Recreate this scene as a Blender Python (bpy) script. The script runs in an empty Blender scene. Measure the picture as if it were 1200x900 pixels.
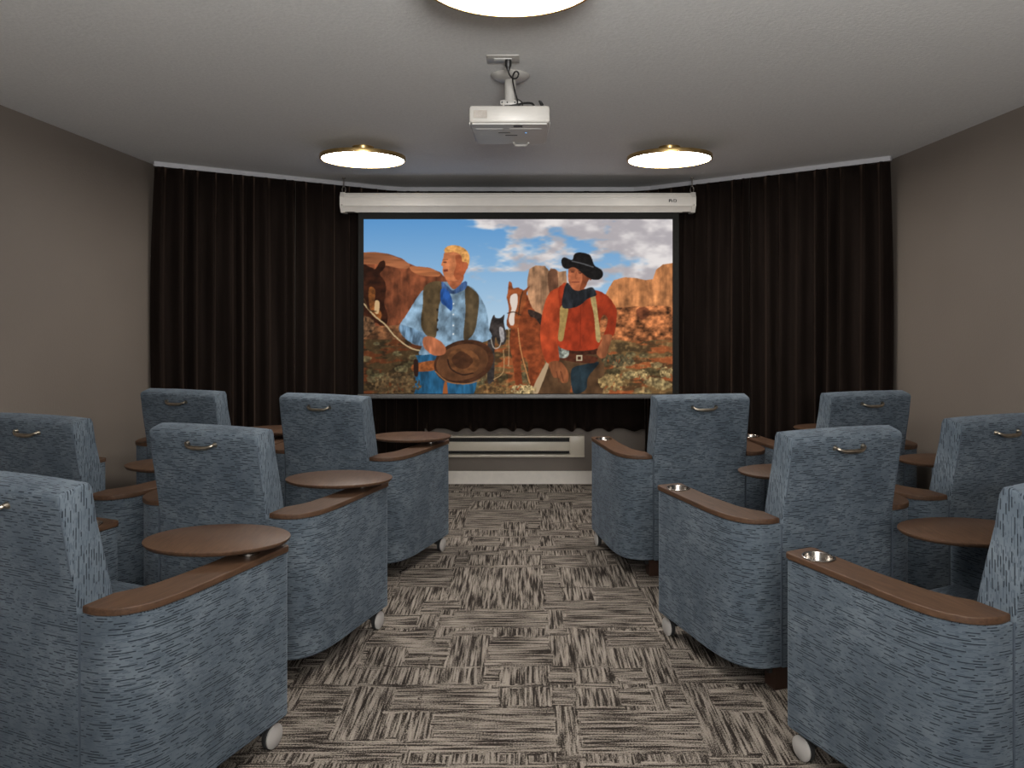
import bpy, bmesh, math, random
import numpy as np
from mathutils import Vector, Matrix

random.seed(7)
SC = bpy.context.scene
COL = SC.collection
# ------------------------------------------------------------------ camera
CAMZ = 1.45
F = 870.0
cd = bpy.data.cameras.new('camera')
cd.sensor_width = 36.0
cd.lens = 36.0 * F / 1200.0
cd.shift_x = -14.0 / 1200.0
cd.shift_y = -88.0 / 1200.0
cd.clip_start = 0.05
cam = bpy.data.objects.new('camera', cd)
COL.objects.link(cam)
cam.location = (0, 0, CAMZ)
cam.rotation_euler = (math.radians(90), 0, 0)
SC.camera = cam
SC.view_settings.view_transform = 'Standard'
SC.view_settings.look = 'None'
SC.view_settings.gamma = 1
SC.view_settings.use_curve_mapping = False
SC.view_settings.exposure = 0.0
# ------------------------------------------------------------------ light
W = bpy.data.worlds.new('world')
SC.world = W
W.use_nodes = True
W.node_tree.nodes['Background'].inputs[0].default_value = (0.8, 0.88, 1.0, 1)
W.node_tree.nodes['Background'].inputs[1].default_value = 0.3
LAMP_EMIT = 42.0
REAR_FILL_POWER = 25.0
CEIL_WASH = 215.0

def area(name, loc, rot, sx, sy, power, color):
    l = bpy.data.lights.new(name, 'AREA')
    l.shape = 'RECTANGLE'; l.size = sx; l.size_y = sy
    l.energy = power; l.color = color
    o = bpy.data.objects.new(name, l)
    COL.objects.link(o)
    o.location = loc; o.rotation_euler = rot
    return o
# added fill lamp, out of view, set in the rear wall opening
area('rear_fill_light', (-0.1, -2.72, 1.2), (math.radians(90), 0, 0), 3.4, 2.0, REAR_FILL_POWER, (1.0, 0.97, 0.93))
# bounce lamp, added out of view behind the camera to brighten the ceiling
area('bounce_light', (0.25, -0.9, 1.75), (math.radians(150), 0, 0), 0.9, 0.9, CEIL_WASH, (1.0, 0.985, 0.96))

# ------------------------------------------------------------------ helpers
def rgb(r, g, b):
    def f(c):
        c /= 255.0
        return c / 12.92 if c <= 0.04045 else ((c + 0.055) / 1.055) ** 2.4
    return (f(r), f(g), f(b), 1.0)

def mat(name):
    m = bpy.data.materials.new(name); m.use_nodes = True
    nt = m.node_tree
    return m, nt, nt.nodes['Principled BSDF'], nt.nodes.new('ShaderNodeTexCoord')

def node(nt, t, **kw):
    n = nt.nodes.new(t)
    for k, v in kw.items(): setattr(n, k, v)
    return n

def mapping(nt, tc, out, scale, rot=(0, 0, 0), loc=(0, 0, 0)):
    m = node(nt, 'ShaderNodeMapping')
    m.inputs['Scale'].default_value = scale
    m.inputs['Rotation'].default_value = rot
    m.inputs['Location'].default_value = loc
    nt.links.new(tc.outputs[out], m.inputs['Vector'])
    return m

def noise(nt, vec, scale, detail=3, rough=0.5, dist=0.0):
    n = node(nt, 'ShaderNodeTexNoise')
    n.inputs['Scale'].default_value = scale
    n.inputs['Detail'].default_value = detail
    n.inputs['Roughness'].default_value = rough
    n.inputs['Distortion'].default_value = dist
    if vec is not None: nt.links.new(vec, n.inputs['Vector'])
    return n

def ramp(nt, fac, stops):
    r = node(nt, 'ShaderNodeValToRGB')
    e = r.color_ramp.elements
    while len(e) > 1: e.remove(e[-1])
    e[0].position, e[0].color = stops[0]
    for p, c in stops[1:]:
        x = e.new(p); x.color = c
    nt.links.new(fac, r.inputs['Fac'])
    return r

def bump(nt, h, bsdf, strength, dist=0.002):
    b = node(nt, 'ShaderNodeBump')
    b.inputs['Strength'].default_value = strength
    b.inputs['Distance'].default_value = dist
    nt.links.new(h, b.inputs['Height'])
    nt.links.new(b.outputs['Normal'], bsdf.inputs['Normal'])

def mixc(nt, fac, a, b, mode='MIX'):
    m = node(nt, 'ShaderNodeMix', data_type='RGBA', blend_type=mode)
    if isinstance(fac, (int, float)): m.inputs[0].default_value = fac
    else: nt.links.new(fac, m.inputs[0])
    for i, v in ((6, a), (7, b)):
        if isinstance(v, tuple): m.inputs[i].default_value = v
        else: nt.links.new(v, m.inputs[i])
    return m.outputs[2]

def math_(nt, op, a, b=None, c=None):
    m = node(nt, 'ShaderNodeMath', operation=op)
    for i, v in enumerate((a, b, c)):
        if v is None: continue
        if isinstance(v, (int, float)): m.inputs[i].default_value = v
        else: nt.links.new(v, m.inputs[i])
    return m.outputs[0]

def simple(name, col, rough=0.5, metal=0.0, nscale=60, namt=0.06, bstr=0.0, emit=None):
    m, nt, b, tc = mat(name)
    n = noise(nt, tc.outputs['Object'], nscale, 3)
    d = tuple(c * (1 - namt * 2) for c in col[:3]) + (1,)
    u = tuple(min(1, c * (1 + namt * 2)) for c in col[:3]) + (1,)
    r = ramp(nt, n.outputs['Fac'], [(0.3, d), (0.7, u)])
    nt.links.new(r.outputs['Color'], b.inputs['Base Color'])
    b.inputs['Roughness'].default_value = rough
    b.inputs['Metallic'].default_value = metal
    if bstr: bump(nt, n.outputs['Fac'], b, bstr)
    if emit:
        b.inputs['Emission Color'].default_value = emit[0]
        b.inputs['Emission Strength'].default_value = emit[1]
    return m

M = {}
# walls: warm taupe paint with an orange-peel texture
m, nt, b, tc = mat('taupe_wall_paint')
n1 = noise(nt, tc.outputs['Object'], 90, 4); n2 = noise(nt, tc.outputs['Object'], 1.3, 2)
r = ramp(nt, n2.outputs['Fac'], [(0.3, (0.150, 0.125, 0.104, 1)), (0.7, (0.168, 0.141, 0.118, 1))])
nt.links.new(r.outputs['Color'], b.inputs['Base Color']); b.inputs['Roughness'].default_value = 0.6
bump(nt, n1.outputs['Fac'], b, 0.35, 0.003)
M['wall'] = m
m, nt, b, tc = mat('white_ceiling_paint')
n1 = noise(nt, tc.outputs['Object'], 70, 5, 0.6)
r = ramp(nt, n1.outputs['Fac'], [(0.3, (0.655, 0.66, 0.655, 1)), (0.7, (0.735, 0.74, 0.735, 1))])
nt.links.new(r.outputs['Color'], b.inputs['Base Color']); b.inputs['Roughness'].default_value = 0.85
bump(nt, n1.outputs['Fac'], b, 0.5, 0.004)
M['ceiling'] = m
M['trim'] = simple('white_trim_paint', (0.80, 0.75, 0.68, 1), 0.4, nscale=20, namt=0.02)
M['heater'] = simple('cream_enamel', (0.62, 0.56, 0.46, 1), 0.35, nscale=10, namt=0.02)
M['dark_slot'] = simple('dark_slot', (0.012, 0.011, 0.010, 1), 0.7)
M['white_plastic'] = simple('white_plastic', (0.40, 0.385, 0.36, 1), 0.4, nscale=15, namt=0.02)
M['grey_plastic'] = simple('grey_plastic', (0.52, 0.52, 0.50, 1), 0.45, nscale=15, namt=0.02)
M['vent_plastic'] = simple('vent_plastic', (0.30, 0.27, 0.24, 1), 0.6)
M['black'] = simple('black_plastic', (0.012, 0.012, 0.012, 1), 0.45)
M['brass'] = simple('brushed_brass', (0.55, 0.38, 0.16, 1), 0.32, 1.0, nscale=40, namt=0.08)
M['steel'] = simple('brushed_steel', (0.42, 0.39, 0.36, 1), 0.22, 1.0, nscale=50, namt=0.05)
M['pewter'] = simple('antique_pewter', (0.42, 0.37, 0.30, 1), 0.28, 1.0, nscale=50, namt=0.12)
M['wheel_cap'] = simple('grey_hub_plastic', (0.42, 0.40, 0.38, 1), 0.45, nscale=15, namt=0.02)
M['rubber'] = simple('dark_rubber', (0.02, 0.02, 0.02, 1), 0.7)
M['dark_wood'] = simple('dark_leg_wood', (0.035, 0.016, 0.010, 1), 0.4)
M['screen_border'] = simple('black_screen_border', (0.012, 0.012, 0.011, 1), 0.85)
M['screen_border'].node_tree.nodes['Principled BSDF'].inputs['Specular IOR Level'].default_value = 0.15
M['bar_grey'] = simple('dark_weight_bar', (0.05, 0.048, 0.046, 1), 0.4)
M['case'] = simple('white_case_enamel', (0.55, 0.52, 0.48, 1), 0.4, nscale=12, namt=0.015)
M['track'] = simple('white_track_enamel', (0.42, 0.42, 0.44, 1), 0.35, nscale=12, namt=0.02)
M['lamp'] = simple('opal_diffuser', (0.8, 0.8, 0.8, 1), 0.5, nscale=5, namt=0.0, emit=((1.0, 0.96, 0.90, 1), LAMP_EMIT))
M['led'] = simple('blue_indicator', (0.1, 0.3, 0.6, 1), 0.4, emit=((0.15, 0.45, 0.9, 1), 1.0))

# walnut
m, nt, b, tc = mat('walnut_wood')
mp = mapping(nt, tc, 'Object', (14, 2.2, 14), rot=(0, 0, 0.25))
n1 = noise(nt, mp.outputs[0], 6, 6, 0.62, 0.6)
mp2 = mapping(nt, tc, 'Object', (2.2, 1.0, 3))
n2 = noise(nt, mp2.outputs[0], 2.5, 2)
r = ramp(nt, n1.outputs['Fac'], [(0.25, (0.031, 0.016, 0.009, 1)), (0.5, (0.070, 0.037, 0.021, 1)), (0.78, (0.106, 0.058, 0.034, 1))])
c = mixc(nt, math_(nt, 'MULTIPLY', n2.outputs['Fac'], 0.5), r.outputs['Color'], (0.072, 0.038, 0.022, 1))
nt.links.new(c, b.inputs['Base Color']); b.inputs['Roughness'].default_value = 0.5; b.inputs['Specular IOR Level'].default_value = 0.3
bump(nt, n1.outputs['Fac'], b, 0.08, 0.001)
M['walnut'] = m

# blue grey chenille with dark dashes; three directions
def fabric(name, tint=0.83, pitch=0.0072):
    m, nt, b, tc = mat(name)
    sp_ = node(nt, 'ShaderNodeSeparateXYZ'); nt.links.new(tc.outputs['UV'], sp_.inputs[0])
    n2 = noise(nt, tc.outputs['Object'], 5.5, 3, 0.55, 0.4)
    n4 = noise(nt, tc.outputs['Object'], 16, 2, 0.5, 0.4)
    u, v = sp_.outputs[0], sp_.outputs[1]
    def rows(pt, off, ulen, thr, sharp, width):
        vv = math_(nt, 'ADD', math_(nt, 'DIVIDE', v, pt), off)
        row = math_(nt, 'FLOOR', vv)
        fr = math_(nt, 'SUBTRACT', vv, row)
        cb = node(nt, 'ShaderNodeCombineXYZ')
        nt.links.new(math_(nt, 'MULTIPLY', u, ulen), cb.inputs[0]); nt.links.new(math_(nt, 'MULTIPLY', row, 7.31), cb.inputs[1]); nt.links.new(math_(nt, 'MULTIPLY', math_(nt, 'SINE', math_(nt, 'MULTIPLY', row, 91.7)), 37.0), cb.inputs[2])
        nz = noise(nt, cb.outputs[0], 1.0, 1.0, 0.4)
        on = node(nt, 'ShaderNodeMapRange'); on.inputs['From Min'].default_value = thr; on.inputs['From Max'].default_value = thr + sharp
        nt.links.new(nz.outputs['Fac'], on.inputs['Value'])
        d = math_(nt, 'ABSOLUTE', math_(nt, 'SUBTRACT', fr, 0.5))
        pr = node(nt, 'ShaderNodeMapRange'); pr.inputs['From Min'].default_value = width; pr.inputs['From Max'].default_value = width - 0.12
        nt.links.new(d, pr.inputs['Value'])
        return math_(nt, 'MULTIPLY', on.outputs[0], pr.outputs[0])
    da = rows(pitch, 0.0, 28, 0.525, 0.03, 0.25)
    db = rows(pitch * 0.5, 0.3, 44, 0.52, 0.05, 0.36)
    nap = ramp(nt, math_(nt, 'ADD', math_(nt, 'MULTIPLY', n2.outputs['Fac'], 0.7), math_(nt, 'MULTIPLY', n4.outputs['Fac'], 0.3)),
        [(0.34, (0.082 * tint, 0.105 * tint, 0.130 * tint, 1)), (0.52, (0.116 * tint, 0.144 * tint, 0.173 * tint, 1)), (0.66, (0.152 * tint, 0.183 * tint, 0.214 * tint, 1))])
    c1 = mixc(nt, math_(nt, 'MULTIPLY', db, 0.6), nap.outputs['Color'], (0.036, 0.048, 0.066, 1))
    c2 = mixc(nt, math_(nt, 'MULTIPLY', da, 0.93), c1, (0.010, 0.014, 0.021, 1))
    nt.links.new(c2, b.inputs['Base Color'])
    b.inputs['Roughness'].default_value = 0.9
    b.inputs['Sheen Weight'].default_value = 0.16
    b.inputs['Specular IOR Level'].default_value = 0.15
    b.inputs['Sheen Roughness'].default_value = 0.4
    b.inputs['Sheen Tint'].default_value = (0.65, 0.75, 0.9, 1)
    h = math_(nt, 'ADD', math_(nt, 'MULTIPLY', da, -1.0), math_(nt, 'MULTIPLY', db, -0.4))
    bump(nt, h, b, 0.5, 0.002)
    return m
M['fabric'] = fabric('blue_grey_chenille')
M['welt'] = simple('dark_blue_welt', (0.05, 0.065, 0.085, 1), 0.8)

# curtain velvet
m, nt, b, tc = mat('brown_velvet')
n1 = noise(nt, mapping(nt, tc, 'Object', (9, 9, 0.9)).outputs[0], 1.5, 4)
r = ramp(nt, n1.outputs['Fac'], [(0.3, (0.0060, 0.0037, 0.0028, 1)), (0.7, (0.0125, 0.0083, 0.0065, 1))])
nt.links.new(r.outputs['Color'], b.inputs['Base Color'])
b.inputs['Roughness'].default_value = 0.95
b.inputs['Sheen Weight'].default_value = 0.08; b.inputs['Specular IOR Level'].default_value = 0.08
b.inputs['Sheen Roughness'].default_value = 0.35
b.inputs['Sheen Tint'].default_value = (0.85, 0.55, 0.40, 1)
n2 = noise(nt, tc.outputs['Object'], 240, 2)
bump(nt, n2.outputs['Fac'], b, 0.2, 0.001)
M['velvet'] = m

# carpet tiles
m, nt, b, tc = mat('carpet_tiles')
sep = node(nt, 'ShaderNodeSeparateXYZ'); nt.links.new(tc.outputs['Object'], sep.inputs[0])
wob = noise(nt, tc.outputs['Object'], 14, 5, 0.65)
wv = math_(nt, 'MULTIPLY', math_(nt, 'SUBTRACT', wob.outputs['Fac'], 0.5), 0.11)
def cell(size, ox, oy, seed):
    X = math_(nt, 'FLOOR', math_(nt, 'DIVIDE', math_(nt, 'ADD', math_(nt, 'ADD', sep.outputs[0], ox), wv), size))
    Y = math_(nt, 'FLOOR', math_(nt, 'DIVIDE', math_(nt, 'ADD', math_(nt, 'ADD', sep.outputs[1], oy), wv), size))
    cb = node(nt, 'ShaderNodeCombineXYZ'); nt.links.new(X, cb.inputs[0]); nt.links.new(Y, cb.inputs[1]); cb.inputs[2].default_value = seed
    wn = node(nt, 'ShaderNodeTexWhiteNoise', noise_dimensions='3D'); nt.links.new(cb.outputs[0], wn.inputs['Vector'])
    return X, Y, wn.outputs['Value']
X5, Y5, r5 = cell(0.5, -0.105, 0.13, 1.3)
X2, Y2, r2 = cell(0.17, -0.02, 0.05, 4.7)
X3, Y3, r3 = cell(0.29, 0.10, 0.19, 9.1)
chk = math_(nt, 'MODULO', math_(nt, 'ABSOLUTE', math_(nt, 'ADD', X5, Y5)), 2)
f1 = math_(nt, 'GREATER_THAN', r2, 0.80)
f2 = math_(nt, 'GREATER_THAN', r3, 0.66)
orient = math_(nt, 'MODULO', math_(nt, 'ADD', math_(nt, 'ADD', chk, f1), f2), 2)
def stripes(scale, seed, thr0, thr1, det=3):
    nz = noise(nt, mapping(nt, tc, 'Object', scale, loc=(seed, seed * 2, 0)).outputs[0], 1.0, det, 0.6, 0.25)
    return nz
sa = stripes((95, 5.0, 1), 0.0, 0, 0, 2); sb = stripes((5.0, 95, 1), 4.0, 0, 0, 2)
st = mixc(nt, orient, sa.outputs['Fac'], sb.outputs['Fac'])
la = stripes((30, 4.0, 1), 2.0, 0, 0, 3); lb = stripes((4.0, 30, 1), 7.0, 0, 0, 3)
lt = mixc(nt, orient, la.outputs['Fac'], lb.outputs['Fac'])
grit = noise(nt, tc.outputs['Object'], 190, 3, 0.75)
s_sum = math_(nt, 'ADD', math_(nt, 'ADD', math_(nt, 'MULTIPLY', st, 0.72), math_(nt, 'MULTIPLY', lt, 0.28)),
              math_(nt, 'MULTIPLY', math_(nt, 'SUBTRACT', grit.outputs['Fac'], 0.5), 0.60))
cr = ramp(nt, s_sum, [(0.42, (0.024, 0.019, 0.016, 1)), (0.475, (0.060, 0.049, 0.041, 1)), (0.51, (0.205, 0.176, 0.149, 1)), (0.64, (0.330, 0.287, 0.245, 1))])
nt.links.new(cr.outputs['Color'], b.inputs['Base Color'])
b.inputs['Roughness'].default_value = 1.0
b.inputs['Specular IOR Level'].default_value = 0.1
bump(nt, math_(nt, 'ADD', s_sum, math_(nt, 'MULTIPLY', grit.outputs['Fac'], 0.3)), b, 0.6, 0.008)
M['carpet'] = m

# picture on the projection screen: vertex colours, self lit by the projector's image
m, nt, b, tc = mat('projected_picture')
at = node(nt, 'ShaderNodeVertexColor', layer_name='picture')
b.inputs['Base Color'].default_value = (0.004, 0.004, 0.004, 1)
b.inputs['Roughness'].default_value = 1.0
b.inputs['Specular IOR Level'].default_value = 0.0
nt.links.new(at.outputs['Color'], b.inputs['Emission Color'])
b.inputs['Emission Strength'].default_value = 1.0
M['picture'] = m

# ------------------------------------------------------------------ object helpers
def tag(o, label, cat, group=None, kind=None):
    if label: o['label'] = label
    if cat: o['category'] = cat
    if group: o['group'] = group
    if kind: o['kind'] = kind
    return o

def empty(name, loc, label, cat, group=None, rz=0.0):
    o = bpy.data.objects.new(name, None)
    o.empty_display_size = 0.1
    COL.objects.link(o)
    o.location = loc; o.rotation_euler = (0, 0, rz)
    return tag(o, label, cat, group)

def uv_arm(outline):
    P = [Vector((p[0], p[1])) for p in outline]
    L = [0.0]
    for a, c in zip(P, P[1:]): L.append(L[-1] + (c - a).length)
    def f(co, n):
        if abs(n.z) > 0.7: return co.x, co.y
        q = Vector((co.x, co.y)); best = (9, 0)
        for k in range(len(P) - 1):
            d = P[k + 1] - P[k]; t = max(0, min(1, (q - P[k]).dot(d) / (d.dot(d) + 1e-12)))
            r = (q - P[k] - d * t).length
            if r < best[0]: best = (r, L[k] + d.length * t)
        return best[1], co.z
    return f
def uv_box(co, n):
    if abs(n.z) > 0.7: return co.x, co.y
    if abs(n.y) > abs(n.x): return co.x, co.z + 0.3 * co.y
    return co.y, co.z
def uv_back(co, n):                    # dashes run up the sides of the back, across its faces
    if abs(n.x) > 0.6: return co.z, co.y
    if abs(n.z) > 0.7: return co.x, co.y
    return co.x, co.z

def obj(name, bm, mats, parent=None, smooth=True, loc=None, angle=35, uv=None, wn=False):
    bmesh.ops.recalc_face_normals(bm, faces=bm.faces)
    if uv:
        lay = bm.loops.layers.uv.new('UVMap')
        for f in bm.faces:
            for lp in f.loops: lp[lay].uv = uv(lp.vert.co, f.normal)
    me = bpy.data.meshes.new(name)
    if smooth:
        for f in bm.faces: f.smooth = True
        for e in bm.edges:
            if len(e.link_faces) == 2:
                if e.calc_face_angle(0) > math.radians(angle): e.smooth = False
    bm.to_mesh(me); bm.free()
    if not isinstance(mats, (list, tuple)): mats = [mats]
    for mm in mats: me.materials.append(mm)
    o = bpy.data.objects.new(name, me)
    COL.objects.link(o)
    if parent: o.parent = parent
    if loc: o.location = loc
    if wn:
        w = o.modifiers.new('weighted_normals', 'WEIGHTED_NORMAL'); w.keep_sharp = True
    return o

def box(bm, x0, x1, y0, y1, z0, z1, bev=0.0, seg=2, mi=0):
    r = bmesh.ops.create_cube(bm, size=1)
    vs = r['verts']
    bmesh.ops.scale(bm, vec=(x1 - x0, y1 - y0, z1 - z0), verts=vs)
    bmesh.ops.translate(bm, vec=((x0 + x1) / 2, (y0 + y1) / 2, (z0 + z1) / 2), verts=vs)
    fs = list({f for v in vs for f in v.link_faces})
    for f in fs: f.material_index = mi
    if bev > 0:
        es = list({e for v in vs for e in v.link_edges})
        bmesh.ops.bevel(bm, geom=es, offset=bev, segments=seg, affect='EDGES', profile=0.5, clamp_overlap=True)
    return bm

def prism(bm, pts, z0, z1, bev=0.0, seg=2, bev_sides=None, mi=0, axis='z'):
    """closed outline pts (x,y) extruded z0..z1"""
    def P(p, z): return (p[0], p[1], z) if axis == 'z' else ((z, p[0], p[1]) if axis == 'x' else (p[0], z, p[1]))
    lo = [bm.verts.new(P(p, z0)) for p in pts]
    hi = [bm.verts.new(P(p, z1)) for p in pts]
    n = len(pts)
    fb = bm.faces.new(lo[::-1]); ft = bm.faces.new(hi)
    fs = [fb, ft]
    for i in range(n):
        fs.append(bm.faces.new((lo[i], lo[(i + 1) % n], hi[(i + 1) % n], hi[i])))
    for f in fs: f.material_index = mi
    bmesh.ops.recalc_face_normals(bm, faces=fs)
    if bev > 0:
        es = list(ft.edges) + list(fb.edges)
        bmesh.ops.bevel(bm, geom=es, offset=bev, segments=seg, affect='EDGES', profile=0.5, clamp_overlap=True)
    return bm

def lathe(bm, prof, seg=40, center=(0, 0, 0), axis='z', mi=0, sx=1.0, sy=1.0):
    rings = []
    for (r, h) in prof:
        if r < 1e-6:
            p = (0, 0, h)
            rings.append([bm.verts.new(p)])
        else:
            rings.append([bm.verts.new((r * math.cos(2 * math.pi * k / seg) * sx, r * math.sin(2 * math.pi * k / seg) * sy, h)) for k in range(seg)])
    vs = [v for rr in rings for v in rr]
    for a, c in zip(rings, rings[1:]):
        for k in range(seg):
            k2 = (k + 1) % seg
            if len(a) == 1 and len(c) == 1: continue
            if len(a) == 1: f = bm.faces.new((a[0], c[k], c[k2]))
            elif len(c) == 1: f = bm.faces.new((a[k], a[k2], c[0]))
            else: f = bm.faces.new((a[k], a[k2], c[k2], c[k]))
            f.material_index = mi
    if axis == 'x': bmesh.ops.rotate(bm, verts=vs, cent=(0, 0, 0), matrix=Matrix.Rotation(math.pi / 2, 3, 'Y'))
    if axis == 'y': bmesh.ops.rotate(bm, verts=vs, cent=(0, 0, 0), matrix=Matrix.Rotation(-math.pi / 2, 3, 'X'))
    bmesh.ops.translate(bm, verts=vs, vec=center)
    return bm

def catmull(pts, n=6, closed=False):
    out = []
    P = [Vector(p) for p in pts]
    N = len(P)
    rng = range(N) if closed else range(N - 1)
    for i in rng:
        if closed: a, b_, c_, d = P[(i - 1) % N], P[i], P[(i + 1) % N], P[(i + 2) % N]
        else: a, b_, c_, d = P[max(i - 1, 0)], P[i], P[i + 1], P[min(i + 2, N - 1)]
        for k in range(n):
            t = k / n
            out.append(0.5 * ((2 * b_) + (c_ - a) * t + (2 * a - 5 * b_ + 4 * c_ - d) * t * t + (-a + 3 * b_ - 3 * c_ + d) * t ** 3))
    if not closed: out.append(P[-1])
    return out

def tube(bm, pts, rad, seg=8, mi=0, smooth_n=0):
    P = catmull(pts, smooth_n) if smooth_n else [Vector(p) for p in pts]
    rings = []
    up = Vector((0, 0, 1))
    for i, p in enumerate(P):
        t = (P[min(i + 1, len(P) - 1)] - P[max(i - 1, 0)]).normalized()
        ref = up if abs(t.dot(up)) < 0.95 else Vector((1, 0, 0))
        s = t.cross(ref).normalized(); u = s.cross(t)
        r = rad(i / (len(P) - 1)) if callable(rad) else rad
        rings.append([bm.verts.new(p + (s * math.cos(2 * math.pi * k / seg) + u * math.sin(2 * math.pi * k / seg)) * r) for k in range(seg)])
    for a, c in zip(rings, rings[1:]):
        for k in range(seg):
            f = bm.faces.new((a[k], a[(k + 1) % seg], c[(k + 1) % seg], c[k])); f.material_index = mi
    f = bm.faces.new(rings[0][::-1]); f.material_index = mi
    f = bm.faces.new(rings[-1]); f.material_index = mi
    return bm

def struct(name, bm, mt, label):
    o = obj(name, bm, mt, smooth=False)
    return tag(o, label, None, kind='structure')

NB = bmesh.new
# ------------------------------------------------------------------ room
XL, XR, ZC = -2.54, 2.435, 2.44
YB, YR = 6.16, -2.8
CL = (-1.14, YB); CR = (1.07, YB)     # corners of the straight back wall
SL, SR = (XL, 5.12), (XR, 4.95)       # where the angled walls leave the side walls
T = 0.1
bm = NB(); box(bm, XL - 0.3, XR + 0.3, YR - 0.3, YB + 0.3, -0.1, 0.0); struct('floor', bm, M['carpet'], 'striped beige and dark brown carpet tile floor')
bm = NB(); box(bm, XL - 0.3, XR + 0.3, YR - 0.3, YB + 0.3, ZC, ZC + 0.1); struct('ceiling', bm, M['ceiling'], 'off-white textured ceiling')

def wall_seg(a, c, z0=0.0, z1=ZC, t=T, mt=None, name='wall', label=''):
    a = Vector((a[0], a[1])); c = Vector((c[0], c[1])); d = (c - a).normalized()
    n = Vector((d.y, -d.x))           # outward for the direction used
    b_ = NB(); prism(b_, [tuple(a), tuple(c), tuple(c + n * t), tuple(a + n * t)], z0, z1)
    return struct(name, b_, mt or M['wall'], label)
wall_seg((XL, SL[1]), (XL, YR), name='wall_left', label='taupe painted left wall').name
for nm, a, c, lb in (('wall_left', SL, (XL, YR), ''),):
    pass
def outward(a, c):                     # keep the thickness on the outside of the room
    cx, cy = (a[0] + c[0]) / 2, (a[1] + c[1]) / 2
    dx, dy = c[0] - a[0], c[1] - a[1]
    nx, ny = dy, -dx
    if nx * (0 - cx) + ny * (2 - cy) > 0: return c, a
    return a, c
bpy.data.objects.remove(bpy.data.objects['wall_left'])
for nm, a, c, lb in (
        ('wall_left', (XL, YR), SL, 'taupe painted left wall'),
        ('wall_right', (XR, YR), SR, 'taupe painted right wall'),
        ('wall_back_left', SL, CL, 'angled taupe wall behind the left curtains'),
        ('wall_back_right', SR, CR, 'angled taupe wall behind the right curtains'),
        ('wall_back', CL, CR, 'straight taupe wall behind the screen')):
    p, q = outward(a, c)
    wall_seg(p, q, name=nm, label=lb)
# rear wall with a wide opening
b_ = NB(); box(b_, XL - 0.1, -1.85, YR - T, YR, 0, ZC); box(b_, 1.65, XR + 0.1, YR - T, YR, 0, ZC); box(b_, -1.85, 1.65, YR - T, YR, 2.25, ZC)
struct('wall_rear', b_, M['wall'], 'taupe wall with a wide opening behind the viewer')
def base_seg(a, c, name, label, t=0.014, h=0.106):
    p, q = outward(a, c)
    a = Vector(p); c = Vector(q); d = (c - a).normalized(); n = -Vector((d.y, -d.x))
    b_ = NB()
    prism(b_, [tuple(a), tuple(c), tuple(c + n * t), tuple(a + n * t)], 0, h - 0.012)
    prism(b_, [tuple(a), tuple(c), tuple(c + n * t * 0.55), tuple(a + n * t * 0.55)], h - 0.012, h)
    struct(name, b_, M['trim'], label)
base_seg(CL, CR, 'baseboard_back', 'white baseboard under the wall heater')
base_seg((XL, YR), SL, 'baseboard_left', 'white baseboard along the left wall')
base_seg((XR, YR), SR, 'baseboard_right', 'white baseboard along the right wall')
base_seg(SL, CL, 'baseboard_back_left', 'white baseboard along the angled left wall')
base_seg(SR, CR, 'baseboard_back_right', 'white baseboard along the angled right wall')

# ------------------------------------------------------------------ curtain track and curtains
PATH = [(-2.49, 4.99), (-1.12, 6.00), (-0.98, 6.06), (0.90, 6.06), (1.03, 6.00), (2.380, 4.812)]
def path_len(P): return sum((Vector(P[i + 1]) - Vector(P[i])).length for i in range(len(P) - 1))
def path_at(P, s):
    for i in range(len(P) - 1):
        a, c = Vector(P[i]), Vector(P[i + 1]); L = (c - a).length
        if s <= L or i == len(P) - 2:
            t = s / L; d = (c - a) / L
            return a + (c - a) * t, Vector((d.y, -d.x))       # normal towards the room
        s -= L
bm = NB()
n = len(PATH)
for (o0, o1, z0, z1) in ((-0.016, 0.016, 2.412, 2.4395), (0.018, 0.022, 2.408, 2.4395)):
    ring = []
    for i, p in enumerate(PATH):
        p = Vector(p)
        d0 = (Vector(PATH[i]) - Vector(PATH[i - 1])).normalized() if i > 0 else (Vector(PATH[1]) - p).normalized()
        d1 = (Vector(PATH[i + 1]) - p).normalized() if i < n - 1 else d0
        d = (d0 + d1).normalized(); nn = Vector((d.y, -d.x))
        a_, c_ = p + nn * o0, p + nn * o1
        ring.append([bm.verts.new((a_.x, a_.y, z0)), bm.verts.new((c_.x, c_.y, z0)), bm.verts.new((c_.x, c_.y, z1)), bm.verts.new((a_.x, a_.y, z1))])
    for r0, r1 in zip(ring, ring[1:]):
        for k in range(4): bm.faces.new((r0[k], r0[(k + 1) % 4], r1[(k + 1) % 4], r1[k]))
    bm.faces.new(ring[0]); bm.faces.new(ring[-1][::-1])
trk = obj('curtain_track', bm, M['track'], smooth=False)
tag(trk, 'long white curtain track bent along the ceiling above the curtains', 'curtain track')

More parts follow.
